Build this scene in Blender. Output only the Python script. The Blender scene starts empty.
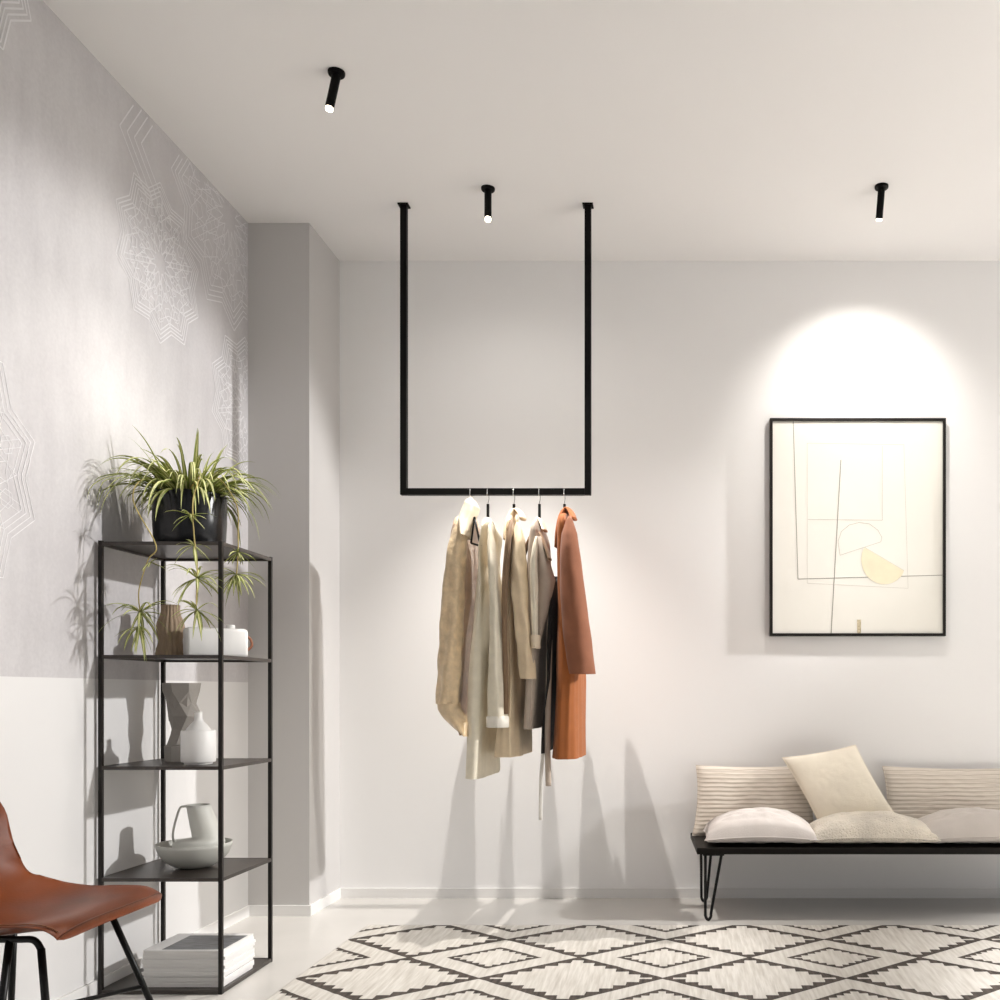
import bpy, math, random
from mathutils import Vector, Matrix, noise as mnoise
random.seed(7)
C = bpy.context.scene.collection
PI = math.pi
F, CX, CY, EYE = 975.0, 682.0, 693.0, 1.05
def PX(px, Y): return (px-CX)*Y/F
def PZ(py, Y): return EYE-(py-CY)*Y/F
def P(px, py, Y): return Vector((PX(px, Y), Y, PZ(py, Y)))
WX, WY, CZ = -2.045, 5.0, 3.265           # left wall, back wall, ceiling

# ------------------------------------------------------------------ objects
def tag(o, label=None, cat=None, group=None, kind=None):
    if label: o['label'] = label
    if cat: o['category'] = cat
    if group: o['group'] = group
    if kind: o['kind'] = kind
    return o
def thing(name, loc, label, cat, group=None):
    o = bpy.data.objects.new(name, None); C.objects.link(o)
    o.location = loc; o.empty_display_size = .05
    return tag(o, label, cat, group)
def wloc(o):
    v = Vector((0, 0, 0))
    while o is not None:
        v += Vector(o.location); o = o.parent
    return v
class MB:
    def __init__(s): s.v = []; s.f = []; s.m = []
    def add(s, vs, fs, mi=0):
        n = len(s.v); s.v += [Vector(p) for p in vs]
        s.f += [tuple(i+n for i in f) for f in fs]; s.m += [mi]*len(fs)
    def box(s, lo, hi, mi=0, M=None):
        x0, y0, z0 = lo; x1, y1, z1 = hi
        vs = [Vector(p) for p in ((x0,y0,z0),(x1,y0,z0),(x1,y1,z0),(x0,y1,z0),(x0,y0,z1),(x1,y0,z1),(x1,y1,z1),(x0,y1,z1))]
        if M: vs = [M @ p for p in vs]
        s.add(vs, [(0,3,2,1),(4,5,6,7),(0,1,5,4),(1,2,6,5),(2,3,7,6),(3,0,4,7)], mi)
    def rings(s, rs, close=True, cap0=True, cap1=True, mi=0):
        n = len(rs[0]); vs = [p for r in rs for p in r]; fs = []
        for i in range(len(rs)-1):
            for j in range(n if close else n-1):
                k = (j+1) % n
                fs.append((i*n+j, i*n+k, (i+1)*n+k, (i+1)*n+j))
        if cap0: fs.append(tuple(reversed(range(n))))
        if cap1: fs.append(tuple((len(rs)-1)*n+j for j in range(n)))
        s.add(vs, fs, mi)
    def tube(s, pts, r, n=10, mi=0, caps=True):
        pts = [Vector(p) for p in pts]; rs = []
        up = None
        for i, p in enumerate(pts):
            t = (pts[min(i+1, len(pts)-1)]-pts[max(i-1, 0)]).normalized()
            if up is None:
                up = Vector((0,0,1)) if abs(t.z) < .9 else Vector((0,1,0))
            a = t.cross(up)
            if a.length < 1e-5: a = t.cross(Vector((1,0,0)))
            a.normalize(); b = a.cross(t).normalized(); up = b
            rr = r[i] if isinstance(r, (list, tuple)) else r
            rs.append([p+a*math.cos(2*PI*j/n)*rr+b*math.sin(2*PI*j/n)*rr for j in range(n)])
        s.rings(rs, True, caps, caps, mi)
    def lathe(s, prof, c, n=40, mi=0, rib=0, ribn=0, cap0=True, cap1=False):
        rs = []
        for r, z in prof:
            rs.append([Vector((c[0]+r*(1+rib*math.cos(ribn*2*PI*j/n))*math.cos(2*PI*j/n), c[1]+r*(1+rib*math.cos(ribn*2*PI*j/n))*math.sin(2*PI*j/n), c[2]+z)) for j in range(n)])
        s.rings(rs, True, cap0, cap1, mi)
    def grid(s, fn, nu, nv, mi=0):
        vs = [fn(i/(nu-1), j/(nv-1)) for j in range(nv) for i in range(nu)]
        fs = [(j*nu+i, j*nu+i+1, (j+1)*nu+i+1, (j+1)*nu+i) for j in range(nv-1) for i in range(nu-1)]
        s.add(vs, fs, mi)
    def build(s, name, mats, parent=None, smooth=True, bevel=0, solid=0, sub=0, auto=None):
        me = bpy.data.meshes.new(name); off = wloc(parent) if parent else Vector((0,0,0))
        me.from_pydata([tuple(p-off) for p in s.v], [], s.f)
        if not isinstance(mats, (list, tuple)): mats = [mats]
        for m in mats: me.materials.append(m)
        me.polygons.foreach_set('material_index', s.m)
        me.polygons.foreach_set('use_smooth', [smooth]*len(s.f))
        me.update()
        o = bpy.data.objects.new(name, me); C.objects.link(o)
        if parent: o.parent = parent
        if solid:
            md = o.modifiers.new('solid', 'SOLIDIFY'); md.thickness = solid; md.offset = 0
        if bevel:
            md = o.modifiers.new('bevel', 'BEVEL'); md.width = bevel; md.segments = 3; md.limit_method = 'ANGLE'; md.angle_limit = math.radians(40)
            md.harden_normals = False
        if sub:
            md = o.modifiers.new('sub', 'SUBSURF'); md.levels = sub; md.render_levels = sub
        if auto:
            try: me.set_sharp_from_angle(angle=math.radians(auto))
            except Exception: pass
        return o
def lerp_rows(rows, x):
    if x <= rows[0][0]: return rows[0][1:]
    for a, b in zip(rows, rows[1:]):
        if x <= b[0]:
            t = (x-a[0])/(b[0]-a[0])
            return [p+(q-p)*t for p, q in zip(a[1:], b[1:])]
    return rows[-1][1:]
def smooth_path(pts, n=6):
    pts = [Vector(p) for p in pts]; out = []
    for i in range(len(pts)-1):
        p0 = pts[max(i-1,0)]; p1 = pts[i]; p2 = pts[i+1]; p3 = pts[min(i+2,len(pts)-1)]
        for k in range(n):
            t = k/n
            out.append(.5*((2*p1)+(p2-p0)*t+(2*p0-5*p1+4*p2-p3)*t*t+(3*p1-p0-3*p2+p3)*t**3))
    out.append(pts[-1]); return out

# ------------------------------------------------------------------ materials
def mat(name, col, rough=.6, metal=0, bump=0, bscale=80, var=0, vscale=6, spec=.5, sheen=0, stretch=None, coat=0, emit=None, estr=0, alpha=1, trans=0):
    m = bpy.data.materials.new(name); m.use_nodes = True
    nt = m.node_tree; b = nt.nodes['Principled BSDF']; L = nt.links
    b.inputs['Base Color'].default_value = (*col, 1); b.inputs['Roughness'].default_value = rough
    b.inputs['Metallic'].default_value = metal; b.inputs['Specular IOR Level'].default_value = spec
    if sheen: b.inputs['Sheen Weight'].default_value = sheen
    if coat: b.inputs['Coat Weight'].default_value = coat; b.inputs['Coat Roughness'].default_value = .15
    if alpha < 1: b.inputs['Alpha'].default_value = alpha
    if trans: b.inputs['Transmission Weight'].default_value = trans
    if emit: b.inputs['Emission Color'].default_value = (*emit, 1); b.inputs['Emission Strength'].default_value = estr
    tc = nt.nodes.new('ShaderNodeTexCoord')
    mp = nt.nodes.new('ShaderNodeMapping'); L.new(tc.outputs['Object'], mp.inputs['Vector'])
    if stretch: mp.inputs['Scale'].default_value = stretch
    if var:
        n = nt.nodes.new('ShaderNodeTexNoise'); n.inputs['Scale'].default_value = vscale; n.inputs['Detail'].default_value = 6
        L.new(mp.outputs['Vector'], n.inputs['Vector'])
        r = nt.nodes.new('ShaderNodeValToRGB')
        r.color_ramp.elements[0].position = .3; r.color_ramp.elements[1].position = .7
        r.color_ramp.elements[0].color = (*[max(0,c*(1-var)) for c in col], 1); r.color_ramp.elements[1].color = (*[min(1,c*(1+var)) for c in col], 1)
        L.new(n.outputs['Fac'], r.inputs['Fac']); L.new(r.outputs['Color'], b.inputs['Base Color'])
    if bump:
        n = nt.nodes.new('ShaderNodeTexNoise'); n.inputs['Scale'].default_value = bscale; n.inputs['Detail'].default_value = 4
        L.new(mp.outputs['Vector'], n.inputs['Vector'])
        bp = nt.nodes.new('ShaderNodeBump'); bp.inputs['Strength'].default_value = bump; bp.inputs['Distance'].default_value = .01
        L.new(n.outputs['Fac'], bp.inputs['Height']); L.new(bp.outputs['Normal'], b.inputs['Normal'])
    return m
class NX:
    """tiny math-node expression helper"""
    def __init__(s, m): s.nt = m.node_tree
    def __call__(s, op, *a):
        n = s.nt.nodes.new('ShaderNodeMath'); n.operation = op
        for i, x in enumerate(a):
            if isinstance(x, (int, float)): n.inputs[i].default_value = x
            else: s.nt.links.new(x, n.inputs[i])
        return n.outputs[0]

M_wall = mat('wall_paint', (.885,.878,.872), .75, bump=.02, bscale=250)
M_col = mat('column_shaded_paint', (.575,.56,.548), .75, bump=.02, bscale=250)  # wall paint toned down; the column's shade is put into the colour
M_ceil = mat('ceiling_paint', (.845,.833,.825), .9)
M_base = mat('baseboard_paint', (.82,.81,.795), .4)
M_black = mat('black_powder_coat', (.0035,.0033,.003), .5, spec=.10)
M_blackgl = mat('black_steel_rod', (.004,.004,.004), .35, spec=.25)
M_shelf = mat('dark_bronze_metal', (.012,.0095,.008), .38, var=.15, vscale=20, spec=.3)
M_panel = mat('bronze_shelf_panel', (.040,.032,.027), .36, var=.15, vscale=20, spec=.5)
M_chrome = mat('chrome_wire', (.75,.75,.74), .2, metal=1)
M_lens = mat('lit_lens', (1,1,1), .3, emit=(1,.86,.66), estr=14)
M_lensdark = mat('acrylic_lens', (.8,.78,.72), .1, emit=(1,.86,.66), estr=6)

def wall_left_material():
    m = mat('wallpaper_concrete', (.6,.58,.59), .7)
    nt = m.node_tree; L = nt.links; b = nt.nodes['Principled BSDF']; X = NX(m)
    g = nt.nodes.new('ShaderNodeNewGeometry'); sp = nt.nodes.new('ShaderNodeSeparateXYZ'); L.new(g.outputs['Position'], sp.inputs[0])
    def nz(scale, detail, sc=(1,1,1), rough=.6):
        mp = nt.nodes.new('ShaderNodeMapping'); mp.inputs['Scale'].default_value = sc; L.new(g.outputs['Position'], mp.inputs['Vector'])
        n = nt.nodes.new('ShaderNodeTexNoise'); n.inputs['Scale'].default_value = scale; n.inputs['Detail'].default_value = detail; n.inputs['Roughness'].default_value = rough
        L.new(mp.outputs['Vector'], n.inputs['Vector']); return n.outputs['Fac']
    big = nz(1.1, 4); streak = nz(9, 8, (1,1,.25)); fine = nz(70, 6)
    f = X('ADD', X('MULTIPLY', big, .5), X('ADD', X('MULTIPLY', streak, .3), X('MULTIPLY', fine, .2)))
    r = nt.nodes.new('ShaderNodeValToRGB'); e = r.color_ramp.elements
    e[0].position = .36; e[0].color = (.485,.468,.478,1); e[1].position = .64; e[1].color = (.665,.65,.652,1)
    L.new(f, r.inputs['Fac'])
    up = X('GREATER_THAN', sp.outputs['Z'], 1.10)
    mx = nt.nodes.new('ShaderNodeMix'); mx.data_type = 'RGBA'; L.new(up, mx.inputs[0])
    mx.inputs[6].default_value = (.73,.722,.715,1); L.new(r.outputs['Color'], mx.inputs[7])
    L.new(mx.outputs[2], b.inputs['Base Color'])
    bp = nt.nodes.new('ShaderNodeBump'); bp.inputs['Strength'].default_value = .07; bp.inputs['Distance'].default_value = .003
    L.new(X('MULTIPLY', f, up), bp.inputs['Height']); L.new(bp.outputs['Normal'], b.inputs['Normal'])
    return m
M_wallL = wall_left_material()
def floor_material():
    m = mat('polished_pale_floor', (.59,.57,.54), .26, var=.05, vscale=1.6, bump=.015, bscale=6, spec=.45)
    return m
M_floor = floor_material()
def rug_material():
    m = mat('woven_wool_rug', (.7,.66,.6), .95); nt = m.node_tree; L = nt.links; b = nt.nodes['Principled BSDF']; X = NX(m)
    g = nt.nodes.new('ShaderNodeNewGeometry'); sp = nt.nodes.new('ShaderNodeSeparateXYZ'); L.new(g.outputs['Position'], sp.inputs[0])
    n = nt.nodes.new('ShaderNodeTexNoise'); n.inputs['Scale'].default_value = 14; n.inputs['Detail'].default_value = 2; L.new(g.outputs['Position'], n.inputs['Vector'])
    wob = X('MULTIPLY', X('SUBTRACT', n.outputs['Fac'], .5), .02)
    u = X('ADD', X('DIVIDE', X('ADD', sp.outputs['X'], .07), .67), wob)
    v = X('ADD', X('DIVIDE', X('SUBTRACT', sp.outputs['Y'], 4.118), .56), wob)
    p = X('ADD', u, v); q = X('SUBTRACT', u, v)
    ip = X('FLOOR', p); iq = X('FLOOR', q)
    lp = X('SUBTRACT', X('SUBTRACT', p, ip), .5); lq = X('SUBTRACT', X('SUBTRACT', q, iq), .5)
    du = X('ABSOLUTE', X('MULTIPLY', X('ADD', lp, lq), .5)); dv = X('ABSOLUTE', X('MULTIPLY', X('SUBTRACT', lp, lq), .5))
    d = X('ADD', du, dv)
    par = X('ABSOLUTE', X('SUBTRACT', ip, iq)); odd = X('GREATER_THAN', X('FRACT', X('MULTIPLY', par, .5)), .25)
    w = .068
    qu = X('MULTIPLY', X('ADD', X('FLOOR', X('DIVIDE', X('ADD', du, w*.5), w)), 0.0), w)
    ds = X('ADD', qu, dv)
    inA = X('LESS_THAN', ds, .424); darkA = X('SUBTRACT', 1.0, inA)
    w2 = .042
    qu2 = X('MULTIPLY', X('FLOOR', X('DIVIDE', X('ADD', du, w2*.5), w2)), w2)
    inB = X('LESS_THAN', X('ADD', qu2, dv), .220)
    darkB = X('MULTIPLY', X('LESS_THAN', d, .278), X('SUBTRACT', 1.0, inB))
    edgeB = X('GREATER_THAN', d, .488)
    darkB = X('MAXIMUM', darkB, edgeB)
    dark = X('ADD', X('MULTIPLY', odd, darkB), X('MULTIPLY', X('SUBTRACT', 1.0, odd), darkA))
    # woven streaks
    mp = nt.nodes.new('ShaderNodeMapping'); mp.inputs['Rotation'].default_value = (0,0,.30); mp.inputs['Scale'].default_value = (70,5,1)
    L.new(g.outputs['Position'], mp.inputs['Vector'])
    n2 = nt.nodes.new('ShaderNodeTexNoise'); n2.inputs['Scale'].default_value = 1; n2.inputs['Detail'].default_value = 5; L.new(mp.outputs['Vector'], n2.inputs['Vector'])
    r = nt.nodes.new('ShaderNodeValToRGB'); e = r.color_ramp.elements
    e[0].position = .3; e[0].color = (.45,.42,.375,1); e[1].position = .62; e[1].color = (.59,.565,.52,1); L.new(n2.outputs['Fac'], r.inputs['Fac'])
    r2 = nt.nodes.new('ShaderNodeValToRGB'); e = r2.color_ramp.elements
    e[0].position = .3; e[0].color = (.022,.017,.013,1); e[1].position = .7; e[1].color = (.085,.067,.055,1); L.new(n2.outputs['Fac'], r2.inputs['Fac'])
    mx = nt.nodes.new('ShaderNodeMix'); mx.data_type = 'RGBA'; L.new(dark, mx.inputs[0]); L.new(r.outputs['Color'], mx.inputs[6]); L.new(r2.outputs['Color'], mx.inputs[7])
    L.new(mx.outputs[2], b.inputs['Base Color'])
    bp = nt.nodes.new('ShaderNodeBump'); bp.inputs['Strength'].default_value = .5; bp.inputs['Distance'].default_value = .006
    L.new(n2.outputs['Fac'], bp.inputs['Height']); L.new(bp.outputs['Normal'], b.inputs['Normal'])
    return m
M_rug = rug_material()

# ------------------------------------------------------------------ setting
def plane_box(name, lo, hi, m):
    b = MB(); b.box(lo, hi); return tag(b.build(name, m, smooth=False), kind='structure')
XR, YF = 6.2, -2.2
plane_box('floor', (WX-.1, YF, -.1), (XR, WY+.1, 0), M_floor)
plane_box('ceiling', (WX-.1, YF, CZ), (XR, WY+.1, CZ+.1), M_ceil)
wall_l = plane_box('wall_left', (WX-.1, YF, 0), (WX, WY+.1, CZ), M_wallL)
plane_box('wall_back', (WX, WY, 0), (XR, WY+.1, CZ), M_wall)
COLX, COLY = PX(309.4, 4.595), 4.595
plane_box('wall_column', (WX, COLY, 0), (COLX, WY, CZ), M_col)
BH, BT = .05, .010
plane_box('baseboard_back', (COLX, WY-BT, 0), (XR, WY, BH), M_base)
plane_box('baseboard_left', (WX, YF, 0), (WX+BT, COLY, BH), M_base)
b = MB(); b.box((WX+BT, COLY-BT, 0), (COLX+BT, COLY, BH)); b.box((COLX, COLY, 0), (COLX+BT, WY-BT, BH))
tag(b.build('baseboard_column', M_base, smooth=False), kind='structure')

# line ornaments printed on the wallpaper (child of the wall)
def ornament():
    mb = MB(); cnt = [0]; clip = [0]
    def seg(a, c, w):
        (y0,z0),(y1,z1) = a, c
        l = math.hypot(y1-y0, z1-z0)
        if l < 1e-5: return
        # keep to the wall
        n = max(1, int(l/.03))
        ny, nz = -(z1-z0)/l*w/2, (y1-y0)/l*w/2
        for i in range(n):
            a0, a1 = i/n, (i+1)/n
            p0 = (y0+(y1-y0)*a0, z0+(z1-z0)*a0); p1 = (y0+(y1-y0)*a1, z0+(z1-z0)*a1)
            if max(p0[1],p1[1]) > CZ-.004 or max(p0[0],p1[0]) > COLY-.003 or min(p0[1],p1[1]) < 1.11: continue
            if min(p0[1],p1[1]) < clip[0]: continue
            cnt[0] += 1; xw = WX+.0006+(cnt[0]*37 % 500)*2.4e-6
            mb.add([(xw,p0[0]-ny,p0[1]-nz),(xw,p1[0]-ny,p1[1]-nz),(xw,p1[0]+ny,p1[1]+nz),(xw,p0[0]+ny,p0[1]+nz)], [(0,1,2,3)])
    def poly(pts, w, close=True):
        for i in range(len(pts)-(0 if close else 1)): seg(pts[i], pts[(i+1) % len(pts)], w)
    def star(cy, cz, r1, r2, n, ph, w):
        poly([(cy+(r1 if k%2==0 else r2)*math.cos(ph+PI*k/n), cz+(r1 if k%2==0 else r2)*math.sin(ph+PI*k/n)) for k in range(2*n)], w)
    def medallion(cy, cz, R, full=True, w=.0050, n=10, ph=PI/2):
        for k, s in enumerate((1, .945, .89, .835)): star(cy, cz, R*s, R*s*.84, n, ph, w)
        if not full: return
        w2 = w*.75
        star(cy, cz, R*.74, R*.50, n, ph+PI/n, w2); star(cy, cz, R*.60, R*.36, n, ph, w2)
        star(cy, cz, R*.44, R*.22, n, ph+PI/n, w2); star(cy, cz, R*.26, R*.13, n, ph, w2); star(cy, cz, R*.70, R*.62, n, ph, w2)
        for k in range(n):
            a = ph+2*PI*k/n; ca, sa = math.cos(a), math.sin(a)
            for d, s in ((.66,.075),(.46,.06),(.30,.04)):
                hx = [(cy+R*(d*ca+s*math.cos(a+PI*j/3)), cz+R*(d*sa+s*math.sin(a+PI*j/3))) for j in range(6)]
                poly(hx, w2)
            a2 = a+PI/n; c2, s2 = math.cos(a2), math.sin(a2)
            for d, s in ((.60,.085),(.40,.06)):
                poly([(cy+R*(d*c2+s*math.cos(a2+2*PI*j/5)), cz+R*(d*s2+s*math.sin(a2+2*PI*j/5))) for j in range(5)], w2)
            for off in (-.03, .03):
                seg((cy+R*(.12*ca-off*sa), cz+R*(.12*sa+off*ca)), (cy+R*(.82*ca-off*sa), cz+R*(.82*sa+off*ca)), w2*.8)
    medallion(3.82, 2.735, .315)
    clip[0] = 2.90; medallion(4.40, 3.20, .86, False, .0055, 12, PI/2+.1); clip[0] = 0
    medallion(4.40, 3.20, .50, True, .0045, 12, PI/2+.1)
    medallion(4.56, 2.38, .335)
    medallion(2.73, 3.27, .35, False, .0055)
    medallion(2.70, 1.72, .40, True, .0028)
    m = mat('pale_print_line', (.78,.77,.78), .6)
    o = mb.build('printed_ornament', m, smooth=False)
    o.parent = wall_l; tag(o, kind='structure')
ornament()

# rug
b = MB(); b.box((-1.41, .9, 0), (3.0, 4.375, .009))
tag(b.build('area_rug', M_rug, smooth=False, bevel=.003), 'large cream wool rug with dark stepped diamonds on the floor', 'rug')

# ------------------------------------------------------------------ ceiling spotlights
def spotlight(px, py, tpx, tpy, dy, lit, label):
    Y = (CZ-EYE)*F/(CY-py)
    top = Vector((PX(px, Y), Y, CZ)); 
    Yt = Y+dy; tip = Vector((PX(tpx, Yt), Yt, PZ(tpy, Yt)))
    t = thing('ceiling_spotlight', top, label, 'spotlight', 'black tube spotlights on the ceiling')
    p = MB(); p.lathe([(.0,-.011),(.028,-.011),(.030,-.006),(.030,0)], top, 32, cap0=False); p.build('ceiling_plate', M_black, t, auto=40)
    d = (tip-top).normalized(); st = top+Vector((0,0,-.012)); L = (tip-st).length
    d = (tip-st).normalized()
    j = MB(); j.tube([top+Vector((0,0,-.008)), st+d*.012], .010, 14); j.build('swivel_joint', M_black, t)
    tb = MB(); tb.tube([st+d*.004, st+d*(L-.009)], .0155, 24); tb.build('tube', M_black, t, auto=40)
    ln = MB(); ln.tube([st+d*(L-.010), st+d*L], .0125, 24); ln.build('lens', M_lens if lit else M_lensdark, t, auto=40)
    return tip, d
tip1, d1 = spotlight(336.5, 72, 329, 110, -.01, True, 'black tube spotlight tilted towards the wallpapered wall, nearest of the three')
tip2, d2 = spotlight(488, 188, 488, 220, -.05, True, 'black tube spotlight hanging straight down above the clothes rack')
tip3, d3 = spotlight(881.5, 186, 879, 221, .05, False, 'black tube spotlight with dark end, above the framed picture')

# ------------------------------------------------------------------ hanging clothes rack
RY = 4.425
t = thing('clothes_rack', (PX(495,RY), RY, PZ(492,RY)), 'black square-tube clothes rack hanging from the ceiling as a U', 'clothes rack')
xl, xr, zr, h = PX(404,RY), PX(588,RY), PZ(492,RY), .0145
for x in (xl, xr):
    b = MB(); b.box((x-h, RY-h, zr-h), (x+h, RY+h, CZ-.006)); b.build('pole', M_black, t, smooth=False, bevel=.002)
    b = MB(); b.box((x-.024, RY-.024, CZ-.007), (x+.024, RY+.024, CZ)); b.build('mounting_plate', M_black, t, smooth=False, bevel=.002)
b = MB(); b.box((xl+h, RY-h, zr-h), (xr-h, RY+h, zr+h)); b.build('rail', M_black, t, smooth=False)
ZT = zr+h                                                     # top of rail

# ------------------------------------------------------------------ hangers
M_hang = mat('black_hanger', (.006,.006,.006), .45, spec=.3)
def hanger(x, ztop, label, drop=.11, zc=None):
    zc = zc or ztop+.012
    t = thing('coat_hanger', (x, RY, ZT), label, 'hanger', 'wire hangers on the rail')
    hk = MB()
    pts = [Vector((x, RY+.030*math.cos(a)*.9, ZT-.012+.017*0+.021*math.sin(a)+.0)) for a in [PI*1.0*(1-k/10)-.25 for k in range(-2,11)]]
    pts = [Vector((x, RY+.0205*math.cos(a), ZT-.0185+.0205*math.sin(a)+.0005)) for a in [PI*1.25-PI*1.35*k/14 for k in range(15)]]
    pts = [Vector((x, RY+.024*math.cos(a), ZT-.024+.0268*math.sin(a))) for a in [PI*1.15-PI*1.15*k/14 for k in range(15)]]
    pts += [Vector((x, RY+.02, ZT-.045)), Vector((x, RY+.004, ZT-.062)), Vector((x, RY, zc-.004))]
    hk.tube(pts, .0017, 6); hk.build('hook', M_chrome, t)
    a = MB()
    a.tube(smooth_path([(x, RY-.19, ztop-drop), (x, RY-.10, ztop-drop*.5), (x, RY-.012, ztop-.012), (x, RY, ztop-.004), (x, RY+.012, ztop-.012), (x, RY+.10, ztop-drop*.5), (x, RY+.19, ztop-drop)]), .0035, 8)
    a.build('shoulder_arm', M_hang, t)
    c = MB(); c.box((x-.006, RY-.006, ztop-.022), (x+.006, RY+.006, zc)); c.build('clip', M_hang, t, bevel=.002)
    return t
def clip_hanger(t, x):
    a = MB(); q = [P(474.5,517,4.215), P(471,543,4.215), P(480.5,546,4.205)]
    for i in range(3): a.tube([q[i], q[(i+1)%3]], .0045, 8)
    a.build('trouser_clip', M_hang, t)
hx = [PX(471,RY), PX(488,RY), PX(514,RY), PX(539.5,RY), PX(564.5,RY)]
clip_hanger(hanger(hx[0], PZ(506,RY), 'wire hanger under the sheer blouse, first on the rail from the left'), hx[0])
hanger(hx[1], PZ(515.5,RY-.1)-.006, 'wire hanger holding the long cream coat, second on the rail from the left', zc=PZ(504,RY))
hanger(hx[2], PZ(512,RY-.1)-.006, 'wire hanger holding the beige coat, middle of the five on the rail', zc=PZ(504,RY))
hanger(hx[3], PZ(517,RY-.1)-.006, 'wire hanger holding the belted taupe coat, second on the rail from the right', zc=PZ(504,RY))
hanger(hx[4], PZ(510,RY-.1)-.006, 'wire hanger holding the rust coat, last on the rail at the right', zc=PZ(504,RY))

# ------------------------------------------------------------------ garments
def fabric(name, col, rough=.85, bump=.15, bscale=300, sheen=.10, var=.06, alpha=1, subs=0):
    m = mat(name, col, rough, bump=bump, bscale=bscale, sheen=sheen, var=var, vscale=25)
    if alpha < 1: m.node_tree.nodes['Principled BSDF'].inputs['Alpha'].default_value = alpha
    return m
def body(rows, bmax=.235, y0=RY, drop=.055, fold=.10, k=9, seed=0, n=72, m=44, inner=True, neck=.05, ynear=None):
    """rows: (py, left px, right px) of the garment seen edge on; shoulder line runs in Y"""
    mb = MB(); py0, py1 = rows[0][0], rows[-1][0]; rs = []
    for i in range(m+1):
        py = py0+(py1-py0)*(i/m)**1.0
        l, r = lerp_rows(rows, py)
        z = PZ(py, y0-.1)
        s = (PZ(py0, y0-.1)-z)
        bb = neck+(bmax-neck)*min(1, (s/drop))**.75 if s < drop else bmax*(1+.12*(s-drop))
        Xl = PX(l, y0-bb*.6); Xr = PX(r, y0+bb*.35)
        if Xr-Xl < .012: Xr = Xl+.012
        a, c = (Xr-Xl)/2, (Xl+Xr)/2
        w = min(1, s/.35)
        ring = []
        for j in range(n):
            th = 2*PI*j/n
            ct, st = math.cos(th), math.sin(th)
            ex = math.copysign(abs(ct)**.6, ct); ey = math.copysign(abs(st)**.7, st)
            f = 1+fold*w*(math.sin(k*th+seed*2.1+1.2*math.sin(s*2.5+seed))+.5*math.sin((k*2+3)*th+seed*5.3))
            nz = mnoise.noise(Vector((ct*1.3+seed*9, st*1.3, z*3.0)))*.010*w
            ring.append(Vector((c+a*ex*f+nz, y0+bb*ey*(1+.25*(f-1)), z)))
        rs.append(ring)
    mb.rings(rs, True, True, False)
    # turned-in hem, so the garment reads as cloth with an inside
    last = rs[-1]; cc = sum(last, Vector())/n
    r2 = [p+(cc-p)*.06+Vector((0,0,.001)) for p in last]; r3 = [p+(cc-p)*.12+Vector((0,0,.05)) for p in last]
    mb.rings([last, r2, r3], True, False, True)
    return mb
def sleeve(rows, yc, dep=.052, seed=0, n=28, m=36, fold=.10, yend=None, k=5, taper=True):
    mb = MB(); py0, py1 = rows[0][0], rows[-1][0]; rs = []
    for i in range(m+1):
        u = i/m; py = py0+(py1-py0)*u; l, r = lerp_rows(rows, py)
        y = yc+((yend if yend is not None else yc)-yc)*u
        z = PZ(py, y); Xl, Xr = PX(l, y), PX(r, y); a, c = (Xr-Xl)/2, (Xr+Xl)/2
        tp = .25+.75*min(1, (u*9)**.6) if taper else 1; a *= tp; c += a*(1-tp)*.0; d = dep*((.35+.65*min(1, u*5)) if taper else 1)*tp; ring = []
        for j in range(n):
            th = 2*PI*j/n; ct, st = math.cos(th), math.sin(th)
            f = 1+fold*min(1,u*3)*math.sin(k*th+seed+2.2*math.sin(z*6+seed))+fold*.6*math.sin(z*38+3*th+seed)*min(1,u*3)
            ring.append(Vector((c+a*ct*(1+(f-1)*.5), y+d*st*f, z)))
        rs.append(ring)
    mb.rings(rs, True, True, False)
    last = rs[-1]; cc = sum(last, Vector())/n
    r2 = [p+(cc-p)*.10+Vector((0,0,.001)) for p in last]; r3 = [p+(cc-p)*.16+Vector((0,0,.06)) for p in last]
    mb.rings([last, r2, r3], True, False, True)
    return mb
def cuff(mb_rows, yc, dep):
    mb = MB(); rs = []
    for py, l, r in mb_rows:
        Xl, Xr = PX(l,yc), PX(r,yc); a, c = (Xr-Xl)/2, (Xl+Xr)/2
        rs.append([Vector((c+a*math.cos(2*PI*j/28), yc+dep*math.sin(2*PI*j/28), PZ(py,yc))) for j in range(28)])
    mb.rings(rs, True, False, False); return mb
def band(pts, w, t, Ydir=(0,1,0)):
    """flat cloth band following pts: width w along Ydir, thickness t"""
    mb = MB(); Yd = Vector(Ydir); rs = []; pts = smooth_path(pts, 6)
    for i, p in enumerate(pts):
        tg = (pts[min(i+1,len(pts)-1)]-pts[max(i-1,0)]).normalized(); nn = tg.cross(Yd).normalized()
        rs.append([p+Yd*w*math.cos(2*PI*j/12)/2+nn*t*math.sin(2*PI*j/12)/2 for j in range(12)])
    mb.rings(rs); return mb

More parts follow.
